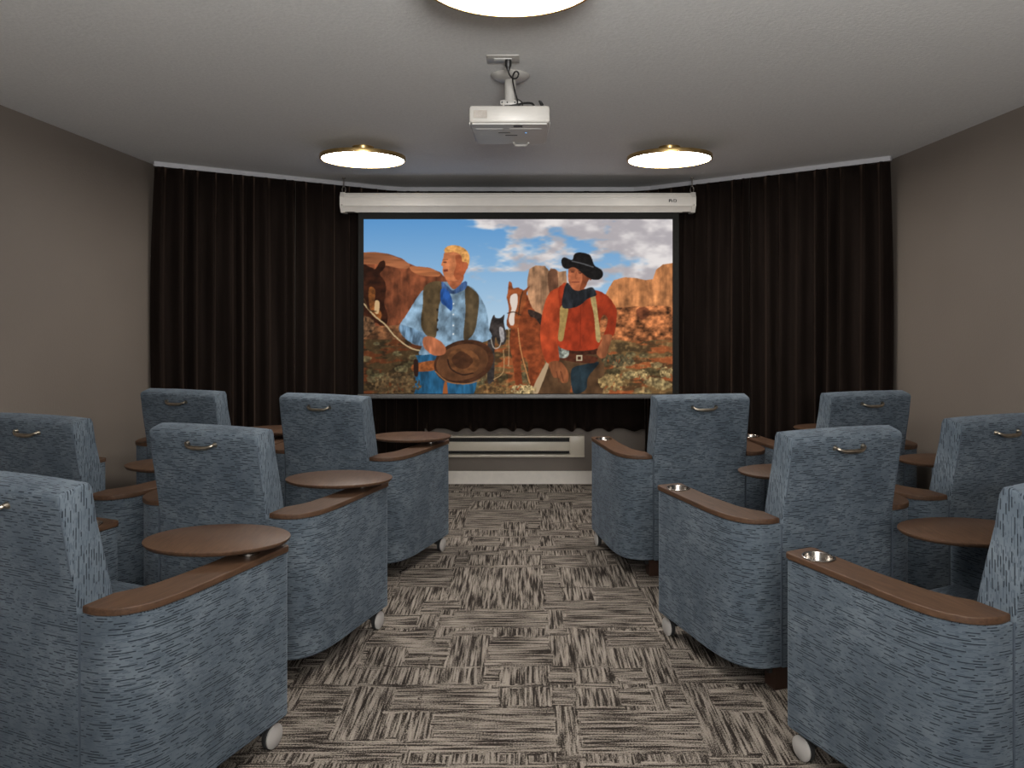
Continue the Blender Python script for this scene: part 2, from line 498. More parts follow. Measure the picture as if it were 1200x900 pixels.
TOT = path_len(PATH)
def curtain(s0, s1, zb, label, seed, pitch=0.105, amp=0.038, zt=2.408, lean=0.0, hem_wob=0.0):
    rnd = random.Random(seed)
    # irregular fold positions
    edges = [s0]
    while edges[-1] < s1 - pitch * 0.6:
        edges.append(edges[-1] + pitch * rnd.uniform(0.72, 1.3))
    edges[-1] = s1
    amps = [amp * rnd.uniform(0.7, 1.1) for _ in edges]
    drift = [rnd.uniform(-0.018, 0.018) for _ in edges]
    skews = [rnd.uniform(0.30, 0.70) for _ in edges]
    bm = NB(); NZ = 26; per = 14
    cols = []
    for i in range(len(edges) - 1):
        for k in range(per + (1 if i == len(edges) - 2 else 0)):
            cols.append((i, k / per))
    grid = []
    for (i, t) in cols:
        row = []
        for j in range(NZ + 1):
            v = j / NZ                      # 0 top, 1 bottom
            z = zt + (zb - zt) * v
            e0 = edges[i] + (drift[i] * v if 0 < i else 0)
            e1 = edges[i + 1] + (drift[i + 1] * v if i + 1 < len(edges) - 1 else 0)
            s = e0 + (e1 - e0) * t
            A = amps[i] * (1 - t) + amps[i + 1] * t
            A *= (0.80 + 0.20 * min(1, v * 4))
            sk = skews[i]
            tt = t / sk * 0.5 if t < sk else 0.5 + (t - sk) / (1 - sk) * 0.5
            w = (0.5 - 0.5 * math.cos(2 * math.pi * tt)) ** 1.7
            off = A * (2 * w - 1) + 0.004 * math.sin(6 * v + i * 1.7)
            p, nn = path_at(PATH, max(0, min(TOT, s)))
            zz = z + (hem_wob * (0.5 - w) if j == NZ else 0)
            x, y = p.x + nn.x * off, p.y + nn.y * off
            if lean: x += lean * math.sin(math.pi * min(1, v * 1.2)) * math.exp(-abs(s - (s0 if s0 < 1 else s1)) / 0.12)
            row.append(bm.verts.new((x, y, zz)))
        grid.append(row)
    for a, c in zip(grid, grid[1:]):
        for j in range(NZ): bm.faces.new((a[j], c[j], c[j + 1], a[j + 1]))
    # give the cloth a real thickness
    o = obj('curtain', bm, M['velvet'], angle=80)
    sd = o.modifiers.new('thickness', 'SOLIDIFY'); sd.thickness = 0.003; sd.offset = 0
    tag(o, label, 'curtain', 'floor-length brown velvet curtains' if zb < 0.1 else None)
    return o
sA = 0.012
dLc = 0.0
S_left_join = 0.98
S_left_end = 1.72
S_right_start = TOT - 1.80
S_right_join = TOT - 0.98
curtain(sA, S_left_join - 0.006, 0.025, 'dark brown velvet curtain beside the left wall', 3, lean=-0.03)
curtain(S_left_join, S_left_end + 0.30, 0.025, 'dark brown velvet curtain behind the left end of the screen case', 5, pitch=0.095)
curtain(S_left_end + 0.30, S_right_start - 0.06, 0.462, 'short brown velvet curtain hanging behind the screen above the wall heater', 8, hem_wob=0.02, pitch=0.16, amp=0.028)
curtain(S_right_start - 0.06, S_right_join, 0.025, 'dark brown velvet curtain behind the right end of the screen case', 11, pitch=0.10)
curtain(S_right_join + 0.006, TOT - 0.012, 0.025, 'dark brown velvet curtain beside the right wall', 14, lean=0.02)

# ------------------------------------------------------------------ wall heater
hx0, hx1, hz0, hz1 = -0.745, 0.497, 0.232, 0.407
hd = empty('wall_heater', ((hx0 + hx1) / 2, YB, hz0), 'long cream baseboard heater mounted on the back wall below the screen', 'heater')
hw = (hx1 - hx0) / 2; hh = hz1 - hz0
bm = NB(); box(bm, -hw, hw, -0.006, 0, 0, hh); box(bm, -hw, hw, -0.066, -0.006, hh - 0.016, hh, 0.004); box(bm, -hw, hw, -0.07, -0.006, 0.0, 0.022, 0.004)
obj('housing', bm, M['heater'], hd, angle=40)
bm = NB(); box(bm, -hw + 0.12, hw - 0.12, -0.068, -0.060, 0.052, hh - 0.048, 0.003); obj('front_cover', bm, M['heater'], hd)
for s in (-1, 1):
    bm = NB(); a, c = (s * (hw - 0.122), s * hw); box(bm, min(a, c), max(a, c), -0.068, -0.006, 0.02, hh - 0.002, 0.004)
    obj('end_cap', bm, M['heater'], hd)
bm = NB(); box(bm, -hw + 0.12, hw - 0.12, -0.03, -0.008, 0.025, hh - 0.02)
for k in range(60):
    x = -hw + 0.14 + k * (2 * hw - 0.28) / 59
    box(bm, x - 0.0015, x + 0.0015, -0.055, -0.03, 0.03, hh - 0.022)
obj('heating_fins', bm, M['dark_slot'], hd, smooth=False)

# ------------------------------------------------------------------ projection screen
s56 = 5.60 / F
def PX(px, y=5.60): return (px - 614) * y / F
def PZ(py, y=5.60): return CAMZ - (py - 362) * y / F
scr = empty('projection_screen', (0, 5.60, 0), 'large projection screen hung from the ceiling showing two riders in a red desert', 'projection screen')
ix0, ix1, iz0, iz1 = PX(426.3), PX(788), PZ(461.3), PZ(257)
# ---- the picture: a generic western landscape with two ranch hands, painted procedurally
PW, PH = 1142, 645
SSC = 0.92
GW, GH = int(PW * SSC), int(PH * SSC)
yy, xx = np.mgrid[0:GH, 0:GW].astype(np.float64)
xx = xx / (GW - 1) * PW + 20; yy = yy / (GH - 1) * PH + 38
rs = np.random.RandomState(4)
def vnoise(sx, sy, seed, ox=0, oy=0):
    r = np.random.RandomState(seed); g = r.rand(64, 64)
    x = (xx + ox) / sx; y = (yy + oy) / sy
    xi = np.floor(x).astype(int); yi = np.floor(y).astype(int)
    fx = x - xi; fy = y - yi; fx = fx * fx * (3 - 2 * fx); fy = fy * fy * (3 - 2 * fy)
    a = g[yi % 64, xi % 64]; b2 = g[yi % 64, (xi + 1) % 64]; c2 = g[(yi + 1) % 64, xi % 64]; d2 = g[(yi + 1) % 64, (xi + 1) % 64]
    return (a * (1 - fx) + b2 * fx) * (1 - fy) + (c2 * (1 - fx) + d2 * fx) * fy
def fbm(sx, sy, seed, oct_=4):
    v = 0; w = 1; tot = 0
    for k in range(oct_):
        v = v + w * vnoise(sx / 2 ** k, sy / 2 ** k, seed + k); tot += w; w *= 0.55
    return v / tot
def C3(c): return np.array(c, float)
def mixn(a, b2, t): return a * (1 - t[..., None]) + b2 * t[..., None]
def sstep(a, b2, x):
    t = np.clip((x - a) / (b2 - a), 0, 1); return t * t * (3 - 2 * t)
img = np.zeros((GH, GW, 3))
t = np.clip((yy - 38) / 380, 0, 1)
img[:] = mixn(C3((92, 150, 205)), C3((178, 205, 225)), t)
cl = fbm(210, 90, 10, 5); dens = sstep(180, 520, xx) * 0.30 - sstep(150, 330, yy) * 0.34 + sstep(700, 1100, xx) * 0.05
cm = sstep(0.52, 0.66, cl + dens - 0.10)
cc = mixn(C3((178, 172, 176)), C3((232, 226, 224)), sstep(0.3, 0.7, fbm(90, 50, 21, 4)))
img = mixn(img, cc, cm)
def pmask(pts, soft=1.2, smooth=False):
    P = [(p.x, p.y) for p in catmull([(a, c, 0) for a, c in pts], 5, closed=True)] if smooth else pts
    P = np.array(P, float)
    x0, x1, y0, y1 = P[:, 0].min() - 2, P[:, 0].max() + 2, P[:, 1].min() - 2, P[:, 1].max() + 2
    c0 = max(0, int((x0 - 20) / PW * (GW - 1))); c1 = min(GW, int((x1 - 20) / PW * (GW - 1)) + 2)
    r0 = max(0, int((y0 - 38) / PH * (GH - 1))); r1 = min(GH, int((y1 - 38) / PH * (GH - 1)) + 2)
    mk = np.zeros((GH, GW))
    if c1 <= c0 or r1 <= r0: return mk
    X = xx[r0:r1, c0:c1]; Y = yy[r0:r1, c0:c1]
    ins = np.zeros(X.shape, bool)
    for i in range(len(P)):
        xa, ya = P[i]; xb, yb = P[(i + 1) % len(P)]
        if ya == yb: continue
        cnd = ((ya > Y) != (yb > Y)) & (X < (xb - xa) * (Y - ya) / (yb - ya) + xa)
        ins ^= cnd
    mk[r0:r1, c0:c1] = ins
    return mk
def paint(mask, color, shade=None, amt=0.35):
    global img
    col = np.zeros_like(img) + C3(color)
    if shade is not None: col = col * (1 + amt * (shade[..., None] - 0.5) * 2)
    img = mixn(img, np.clip(col, 0, 255), mask)
def poly(pts, color, shade=None, amt=0.35, smooth=True): paint(pmask(pts, smooth=smooth), color, shade, amt)
def ell(cx, cy, rx, ry, color, shade=None, amt=0.3, rot=0):
    c_, s_ = math.cos(rot), math.sin(rot)
    u = ((xx - cx) * c_ + (yy - cy) * s_) / rx; v = (-(xx - cx) * s_ + (yy - cy) * c_) / ry
    paint((u * u + v * v < 1).astype(float), color, shade, amt)
def line(pts, w, color):
    P = [(p.x, p.y) for p in catmull([(a, c, 0) for a, c in pts], 6)] if len(pts) > 2 else pts
    mk = np.zeros((GH, GW))
    for (xa, ya), (xb, yb) in zip(P, P[1:]):
        L2 = (xb - xa) ** 2 + (yb - ya) ** 2 + 1e-6
        tt = np.clip(((xx - xa) * (xb - xa) + (yy - ya) * (yb - ya)) / L2, 0, 1)
        d = np.hypot(xx - xa - tt * (xb - xa), yy - ya - tt * (yb - ya))
        mk = np.maximum(mk, (d < w / 2))
    paint(mk.astype(float), color)
strata = fbm(150, 14, 30, 4); vert = np.clip(0.5 + 1.5 * (0.55 * fbm(18, 110, 40, 4) + 0.45 * fbm(22, 26, 45, 4) - 0.5), 0, 1); rock = np.clip(0.5 + 1.3 * (fbm(22, 16, 50, 4) - 0.5), 0, 1); fine = fbm(9, 9, 60, 3)
# far mesa at the left
poly([(10, 160), (60, 158), (110, 165), (160, 182), (185, 200), (215, 212), (262, 216), (300, 232), (330, 262), (345, 440), (10, 470)], (120, 66, 42), vert, 0.55, False)
poly([(10, 162), (90, 163), (150, 182), (190, 205), (170, 222), (90, 206), (10, 200)], (150, 92, 60), strata, 0.5)
poly([(190, 212), (260, 217), (300, 236), (290, 250), (215, 240)], (176, 106, 66), strata, 0.4)
# butte in the middle
poly([(626, 390), (625, 260), (632, 222), (655, 208), (690, 210), (705, 228), (712, 218), (735, 226), (742, 232), (768, 228), (772, 300), (772, 400)], (166, 124, 92), vert, 0.5, False)
poly([(700, 240), (716, 222), (735, 230), (738, 290), (720, 330), (704, 300)], (110, 74, 54), vert, 0.4)
# right hand cliffs and scree
poly([(905, 330), (930, 285), (945, 262), (985, 252), (1025, 255), (1062, 262), (1090, 258), (1100, 225), (1125, 205), (1170, 198), (1170, 400), (880, 400)], (186, 122, 76), vert, 0.5, False)
poly([(860, 378), (930, 366), (1050, 360), (1170, 372), (1170, 500), (840, 500)], (150, 92, 56), rock, 0.85)
poly([(1030, 370), (1060, 362), (1078, 385), (1050, 410), (1030, 395)], (110, 62, 40), rock, 0.5)
# ground
g = np.zeros_like(img) + C3((150, 82, 46))
g = mixn(g, C3((104, 88, 56)), sstep(0.46, 0.60, fbm(70, 20, 70, 5)) * 0.8)
g = mixn(g, C3((66, 52, 34)), sstep(0.52, 0.66, fbm(46, 20, 80, 5)) * 0.8)
g = mixn(g, C3((190, 150, 100)), sstep(0.60, 0.75, fine) * 0.25)
g = g * (0.84 + 0.32 * fine[..., None])
left = 1 - sstep(300, 560, xx); g = mixn(g, g * 0.62, left)
gm = ((yy > 462 + 12 * fbm(60, 60, 90, 2) + 18 * (xx > 620)) | ((xx < 700) & (xx > 300) & (yy > 440 + 8 * fine))).astype(float)
img = mixn(img, g, gm)
poly([(10, 440), (120, 430), (345, 420), (430, 450), (420, 475), (10, 480)], (112, 74, 48), rock, 0.6)
for k in range(70):                      # scrub tufts
    cx, cy = rs.uniform(20, 1160), 490 + 190 * rs.rand() ** 0.8
    w = 10 + (cy - 480) * 0.14
    mk = (((xx - cx) / w) ** 2 + ((yy - cy) / (w * 0.5)) ** 2 < 0.5 + fine).astype(float) * 0.75
    base = (96, 88, 62) if rs.rand() < 0.6 else (66, 60, 40)
    if cx > 850 and rs.rand() < 0.5: base = (140, 122, 84)
    paint(mk, base, fine, 0.7)
# dark horse head at the left edge
poly([(10, 225), (45, 215), (62, 222), (80, 195), (97, 192), (98, 215), (80, 240), (98, 268), (102, 300), (96, 350), (108, 392), (104, 425), (85, 432), (62, 420), (50, 445), (10, 460)], (52, 26, 15), rock, 0.4)
poly([(40, 290), (62, 300), (60, 360), (84, 380), (80, 410), (50, 390), (38, 340)], (120, 70, 34), rock, 0.5)
poly([(62, 340), (78, 345), (74, 385), (60, 380)], (200, 165, 120))
poly([(10, 400), (50, 405), (62, 440), (30, 470), (10, 470)], (92, 66, 46), fine, 0.9)
line([(20, 350), (60, 395), (100, 428), (135, 470), (190, 512), (250, 528)], 5, (190, 165, 125))
line([(20, 330), (40, 372), (66, 378)], 4, (70, 48, 30))
# grey pony behind
poly([(478, 500), (486, 430), (500, 392), (508, 402), (526, 402), (540, 390), (538, 420), (548, 470), (540, 498), (520, 502), (505, 480), (500, 640), (478, 640)], (54, 48, 46), rock, 0.5)
poly([(520, 440), (534, 440), (540, 480), (528, 492)], (150, 146, 146), fine, 0.4)
line([(488, 470), (500, 512), (520, 510), (530, 480)], 3, (180, 172, 160))
line([(536, 520), (536, 600), (500, 630)], 3, (176, 140, 96))
# chestnut horse
poly([(590, 300), (620, 310), (640, 360), (668, 395), (685, 440), (690, 560), (650, 660), (632, 640), (625, 560), (600, 560), (606, 660), (584, 660), (570, 560), (560, 500), (566, 440), (590, 400)], (128, 62, 34), rock, 0.35)
poly([(552, 305), (556, 270), (566, 272), (572, 292), (592, 290), (610, 300), (634, 284), (622, 312), (618, 350), (600, 390), (592, 430), (578, 445), (556, 440), (548, 420), (556, 370), (549, 330)], (142, 76, 42), rock, 0.3)
poly([(566, 318), (586, 314), (588, 350), (578, 390), (576, 425), (562, 428), (556, 405), (566, 370), (560, 340)], (222, 208, 196))
line([(552, 385), (575, 380), (600, 392)], 4, (70, 45, 30)); line([(592, 392), (600, 330), (608, 305)], 4, (70, 45, 30))
line([(590, 440), (600, 520), (618, 590), (634, 645)], 4, (190, 130, 80))
line([(556, 440), (556, 560), (552, 580)], 3, (186, 150, 110))
poly([(628, 372), (660, 380), (680, 395), (676, 430), (655, 405), (634, 395)], (58, 44, 38), fine, 0.5)
# ---- ranch hand at the left
fold = fbm(26, 34, 120, 4); fold2 = fbm(14, 40, 130, 3); cloth = fbm(10, 10, 140, 3)
poly([(218, 560), (225, 540), (420, 545), (424, 690), (330, 690), (322, 640), (316, 690), (207, 690)], (36, 84, 116), fold2, 0.45)
poly([(318, 640), (326, 636), (330, 690), (312, 690)], (150, 84, 44))
poly([(206, 572), (300, 560), (300, 592), (206, 600)], (138, 78, 42), fine, 0.4)
poly([(204, 560), (220, 560), (220, 615), (206, 612)], (44, 26, 20))
poly([(262, 290), (300, 268), (400, 280), (440, 310), (472, 370), (482, 440), (474, 488), (240, 540), (235, 505), (205, 500), (165, 470), (150, 435), (178, 390), (215, 330), (238, 300)], (122, 148, 168), fold, 0.55)
poly([(155, 430), (200, 440), (255, 470), (240, 505), (200, 495), (165, 468)], (104, 132, 156), fold2, 0.7)
poly([(245, 285), (300, 266), (318, 300), (300, 350), (292, 420), (284, 475), (255, 470), (232, 430), (238, 350)], (84, 68, 46), fold, 0.5)
poly([(396, 288), (430, 302), (446, 330), (440, 400), (428, 455), (400, 485), (388, 470), (396, 380)], (84, 70, 50), fold, 0.5)
line([(344, 330), (344, 480)], 2.5, (88, 112, 136))
for yv in (350, 390, 430, 462): ell(351, yv, 3, 3, (220, 225, 225))
for yv in (372, 410, 446): ell(292, yv, 4, 5, (38, 30, 24))
poly([(322, 240), (330, 272), (352, 296), (380, 275), (386, 240)], (170, 96, 62), rock, 0.25)
poly([(308, 268), (330, 285), (352, 300), (384, 272), (400, 268), (398, 292), (366, 310), (340, 312), (312, 300)], (58, 82, 122), fold2, 0.6)
poly([(306, 296), (330, 300), (348, 340), (344, 376), (326, 362), (304, 340)], (40, 82, 150), fold2, 0.5)
poly([(314, 180), (320, 158), (352, 140), (390, 150), (406, 178), (402, 215), (392, 240), (370, 262), (340, 266), (322, 256), (312, 232), (312, 212), (306, 206)], (196, 118, 76), rock, 0.18)
poly([(360, 170), (398, 180), (404, 210), (388, 246), (366, 262), (352, 240), (362, 205)], (168, 88, 54), rock, 0.2)
poly([(320, 160), (322, 142), (352, 133), (390, 144), (409, 168), (410, 198), (402, 214), (394, 196), (384, 194), (380, 172), (356, 158)], (206, 148, 84), fine, 0.35)
ell(396, 210, 9, 15, (184, 98, 62)); ell(320, 196, 7, 3, (96, 56, 40)); line([(312, 188), (330, 186)], 3, (140, 88, 56))
poly([(314, 224), (330, 222), (332, 230), (316, 232)], (120, 58, 44), smooth=False)
ell(390, 565, 112, 80, (66, 40, 26), rock, 0.3, -0.25)
ell(384, 566, 98, 66, (94, 60, 38), fold, 0.3, -0.25)
poly([(330, 560), (340, 530), (372, 516), (410, 520), (444, 548), (446, 585), (420, 606), (385, 606), (345, 590)], (104, 66, 40), rock, 0.3)
poly([(345, 555), (375, 526), (408, 540), (424, 562), (400, 588), (366, 586)], (72, 44, 28), rock, 0.25)
line([(330, 556), (342, 590), (384, 612), (424, 606)], 5, (48, 30, 22))
line([(284, 600), (330, 638), (400, 646), (450, 632)], 4, (150, 104, 66))
poly([(240, 478), (262, 470), (300, 486), (322, 512), (318, 536), (285, 542), (258, 528), (240, 506)], (176, 104, 70), fold2, 0.35)
# ---- ranch hand at the right
poly([(730, 560), (760, 530), (895, 530), (898, 690), (800, 690), (790, 620), (770, 690), (648, 690), (670, 610), (700, 562)], (84, 60, 40), fold, 0.4)
poly([(700, 560), (690, 575), (650, 650), (646, 690), (660, 690), (700, 590)], (176, 150, 118))
poly([(790, 590), (830, 576), (890, 566), (850, 620), (842, 665), (800, 685), (786, 640)], (34, 46, 52), fold, 0.5)
poly([(740, 512), (895, 505), (893, 535), (745, 535)], (62, 34, 24), fine, 0.4)
poly([(745, 530), (870, 545), (885, 555), (860, 570), (750, 556)], (80, 42, 28), fine, 0.3)
poly([(806, 540), (828, 540), (828, 562), (806, 562)], (186, 170, 140), smooth=False); poly([(811, 545), (823, 545), (823, 557), (811, 557)], (70, 38, 26), smooth=False)
poly([(738, 508), (775, 515), (775, 545), (740, 548)], (130, 134, 124), fine, 0.8)
shirt = (150, 52, 28)
poly([(770, 285), (740, 290), (710, 306), (690, 345), (678, 400), (672, 470), (684, 540), (704, 572), (742, 566), (738, 500), (752, 480)], (168, 66, 36), fold, 0.35)
poly([(742, 288), (800, 292), (880, 300), (920, 320), (945, 352), (956, 382), (950, 440), (940, 470), (905, 466), (918, 420), (906, 396), (894, 420), (892, 512), (745, 512), (748, 400)], shirt, fold, 0.35)
poly([(906, 392), (922, 410), (906, 468), (892, 480), (892, 420)], (150, 92, 56), rock, 0.8)
poly([(748, 360), (776, 362), (766, 430), (756, 485), (738, 480), (744, 420)], (160, 132, 78), fine, 0.2)
poly([(858, 325), (876, 322), (884, 380), (896, 480), (880, 485), (872, 400)], (170, 146, 96), fine, 0.2)
line([(822, 360), (820, 505)], 2.5, (118, 40, 22))
poly([(772, 272), (800, 300), (835, 296), (866, 290), (880, 318), (850, 330), (810, 360), (756, 364), (758, 310)], (36, 38, 42), fold2, 0.7)
poly([(778, 212), (786, 204), (850, 226), (860, 240), (850, 262), (838, 290), (812, 302), (788, 290), (776, 260)], (176, 100, 66), rock, 0.22)
poly([(830, 230), (860, 240), (848, 268), (836, 290), (818, 298), (828, 262)], (126, 66, 42), rock, 0.2)
ell(792, 232, 7, 3, (90, 50, 36)); ell(820, 236, 7, 3, (90, 50, 36)); line([(784, 226), (800, 226)], 3, (84, 48, 34)); line([(812, 229), (830, 232)], 3, (84, 48, 34))
line([(806, 234), (802, 254), (808, 256)], 3, (142, 76, 50)); line([(790, 270), (816, 270)], 4, (112, 54, 42)); ell(858, 252, 5, 11, (140, 74, 50))
poly([(750, 190), (762, 178), (790, 188), (800, 165), (825, 160), (858, 172), (872, 206), (900, 226), (903, 248), (885, 261), (850, 254), (800, 216), (772, 222), (755, 212)], (24, 22, 22), fine, 0.4)
line([(790, 192), (830, 202), (868, 214)], 4, (92, 92, 94))
poly([(704, 568), (742, 562), (764, 582), (778, 612), (772, 640), (752, 642), (742, 625), (722, 622), (712, 600)], (128, 76, 48), fold2, 0.4)
line([(732, 600), (742, 640)], 2.5, (84, 46, 30)); line([(748, 600), (758, 636)], 2.5, (84, 46, 30))
poly([(905, 466), (938, 466), (930, 500), (914, 546), (894, 550), (880, 530), (896, 492)], (142, 84, 54), fold2, 0.35)
# foreground bushes
for (cx, cy, w, h, c3) in ((510, 665, 70, 26, (112, 84, 52)), (610, 668, 50, 20, (176, 152, 108)), (940, 640, 55, 34, (140, 116, 76)), (1050, 612, 34, 18, (160, 136, 92)), (140, 650, 90, 50, (84, 66, 44)), (1140, 604, 30, 22, (150, 128, 88)), (960, 560, 60, 24, (86, 76, 54))):
    mk = ((((xx - cx) / w) ** 2 + ((yy - cy) / h) ** 2) < 0.35 + 1.1 * (fbm(8, 16, 200, 3))).astype(float) * (fbm(5, 9, 210, 2) > 0.35)
    paint(mk, c3, fine, 0.7)
img = img * 0.98
# light smoothing
k_ = (img[:-2, :] + 2 * img[1:-1, :] + img[2:, :]) / 4; img[1:-1, :] = k_
k_ = (img[:, :-2] + 2 * img[:, 1:-1] + img[:, 2:]) / 4; img[:, 1:-1] = k_
QW, QH = 560, 316
ci = (np.linspace(0, GW - 1, QW)).astype(int); ri = (np.linspace(0, GH - 1, QH)).astype(int)
pic = img[ri][:, ci] / 255.0
lin = np.where(pic <= 0.04045, pic / 12.92, ((pic + 0.055) / 1.055) ** 2.4)
me = bpy.data.meshes.new('projected_picture')
gx = np.linspace(ix0, ix1, QW); gz = np.linspace(iz1, iz0, QH)
vx, vz = np.meshgrid(gx, gz)
verts = np.stack([vx.ravel(), np.full(vx.size, -0.003), vz.ravel()], 1)
idx = np.arange(QW * QH).reshape(QH, QW)
faces = np.stack([idx[1:, :-1].ravel(), idx[1:, 1:].ravel(), idx[:-1, 1:].ravel(), idx[:-1, :-1].ravel()], 1)
me.vertices.add(len(verts)); me.vertices.foreach_set('co', verts.ravel())
me.loops.add(faces.size); me.loops.foreach_set('vertex_index', faces.ravel().astype(np.int32))
me.polygons.add(len(faces)); me.polygons.foreach_set('loop_start', np.arange(0, faces.size, 4, dtype=np.int32))
me.polygons.foreach_set('loop_total', np.full(len(faces), 4, dtype=np.int32))
me.update(calc_edges=True)
ca = me.color_attributes.new('picture', 'FLOAT_COLOR', 'POINT')
rgba = np.concatenate([lin.reshape(-1, 3), np.ones((QW * QH, 1))], 1)
ca.data.foreach_set('color', rgba.ravel().astype(np.float32))
me.materials.append(M['picture'])
po = bpy.data.objects.new('projected_picture', me); COL.objects.link(po); po.parent = scr
po['label'] = 'bright film picture of two men and horses before red rocks'

bx0, bx1 = PX(420), PX(795.5)
bz0, bz1 = PZ(462.5), PZ(247)
bm = NB(); box(bm, bx0, bx1, 0.0, 0.002, bz0, bz1)      # fabric behind, black borders around the picture
for (a, c, d, e) in ((bx0, ix0, bz0, bz1), (ix1, bx1, bz0, bz1), (ix0, ix1, iz1, bz1), (ix0, ix1, bz0, iz0)):
    box(bm, a, c, -0.0045, 0.0, d, e)
obj('screen_fabric', bm, M['screen_border'], scr, smooth=False)
bm = NB(); prism(bm, [(-0.012, bz0 - 0.028), (0.012, bz0 - 0.028), (0.014, bz0 - 0.012), (0.008, bz0 + 0.004), (-0.008, bz0 + 0.004), (-0.014, bz0 - 0.012)], bx0 - 0.004, bx1 + 0.004, axis='x')
obj('weight_bar', bm, M['bar_grey'], scr)
cx0, cx1, cz0, cz1 = PX(403.5), PX(810.5), PZ(248.5), PZ(227.5)
H_ = cz1 - cz0
prof = [(-0.022, cz0), (-0.048, cz0 + 0.3 * H_), (-0.058, cz0 + 0.3 * H_), (-0.058, cz0 + 0.76 * H_), (-0.046, cz0 + 0.76 * H_), (-0.046, cz1 - 0.008), (-0.054, cz1 - 0.006), (-0.054, cz1), (0.045, cz1), (0.055, cz1 - 0.02), (0.055, cz0 + 0.02), (0.045, cz0)]
bm = NB(); prism(bm, prof, cx0, cx1, axis='x')
for zz_ in (cz0 + 0.30 * H_, cz0 + 0.76 * H_): box(bm, cx0, cx1, -0.0605, -0.055, zz_ - 0.004, zz_ + 0.004, 0.001)
box(bm, bx0 - 0.02, bx1 + 0.02, -0.02, 0.02, cz0 - 0.004, cz0 + 0.001)
obj('screen_case', bm, M['case'], scr, smooth=False)
for s, (xa, xb) in ((-1, (PX(400.5), cx0 + 0.012)), (1, (cx1 - 0.012, PX(813.5)))):
    bm = NB(); prism(bm, [(-0.030, cz0 - 0.008), (-0.064, cz0 + 0.3 * H_), (-0.064, cz0 + 0.76 * H_), (-0.044, cz1 + 0.008), (0.058, cz1 + 0.008), (0.058, cz0 - 0.008)], xa, xb, axis='x')
    xm = (xa + xb) / 2
    for dx in (-0.006, 0.006):
        pass
    ec = obj('end_cap', bm, M['case'], scr, smooth=False)
    bm = NB(); lathe(bm, [(0, -0.0665), (0.004, -0.0665), (0.004, -0.061)], 10, (0, 0, 0), 'y')
    sc_ = obj('screw', bm, M['steel'], ec, loc=(xm, 0, cz0 + 0.045))
    bm = NB()
    tube(bm, [(xm - 0.006, 0, cz1 - 0.006), (xm - 0.013, 0, cz1 + 0.030), (xm - 0.004, 0, cz1 + 0.058), (xm + 0.006, 0, cz1 + 0.055), (xm + 0.013, 0, cz1 + 0.028), (xm + 0.006, 0, cz1 - 0.006)], 0.005, 6, smooth_n=5)
    tube(bm, [(xm, 0, cz1 + 0.052), (xm, 0.0, cz1 + 0.085), (xm, 0.0, ZC)], 0.0045, 6)
    lathe(bm, [(0, ZC - 0.008), (0.012, ZC - 0.008), (0.012, ZC)], 12, (xm, 0, 0))
    obj('hanging_hook', bm, M['steel'], scr)
# small dark maker's mark: illegible at this size, two letter-like shapes
bm = NB()
mx, mz = PX(787), PZ(236.6)
for (a, c, d, e) in ((-0.032, -0.026, -0.011, 0.012), (-0.026, -0.012, 0.004, 0.012), (-0.026, -0.014, -0.003, 0.001), (-0.012, -0.006, -0.011, 0.006), (0.0, 0.005, -0.008, 0.009), (0.003, 0.020, 0.008, 0.012), (0.020, 0.026, -0.008, 0.010), (0.004, 0.022, -0.012, -0.008), (0.010, 0.015, -0.003, 0.005)):
    box(bm, mx + a, mx + c, -0.0592, -0.057, mz + d, mz + e)
obj('case_mark', bm, M['black'], scr, smooth=False)

# ------------------------------------------------------------------ ceiling lamps
def ceiling_lamp(x, y, label):
    zd = 2.362
    t = empty('ceiling_lamp', (x, y, ZC), label, 'ceiling light', 'flat round brass ceiling lights')
    dz = zd - ZC
    bm = NB(); lathe(bm, [(0, dz - 0.002), (0.12, dz - 0.003), (0.2, dz - 0.003), (0.2445, dz - 0.001), (0.2465, dz + 0.006), (0, dz + 0.006)], 72)
    obj('diffuser', bm, M['lamp'], t, angle=60)
    bm = NB(); lathe(bm, [(0.2470, dz - 0.004), (0.2570, dz - 0.004), (0.2590, dz + 0.002), (0.2570, dz + 0.020), (0.22, dz + 0.026), (0.12, dz + 0.031), (0.0, dz + 0.032), (0, dz + 0.008), (0.2470, dz + 0.008), (0.2470, dz - 0.004)], 72)
    obj('brass_pan', bm, M['brass'], t, angle=50)
    bm = NB(); lathe(bm, [(0, dz + 0.030), (0.035, dz + 0.030), (0.035, -0.022), (0.062, -0.020), (0.065, -0.004), (0.065, -0.0005), (0, -0.0005)], 40)
    obj('ceiling_mount', bm, M['brass'], t, angle=50)
    return t
ceiling_lamp(-0.983, 4.537, 'round brass-rimmed ceiling light above the left end of the screen')
ceiling_lamp(0.889, 4.537, 'round brass-rimmed ceiling light above the right end of the screen')
ceiling_lamp(-0.039, 2.06, 'large round ceiling light nearest the viewer, cut by the top edge')

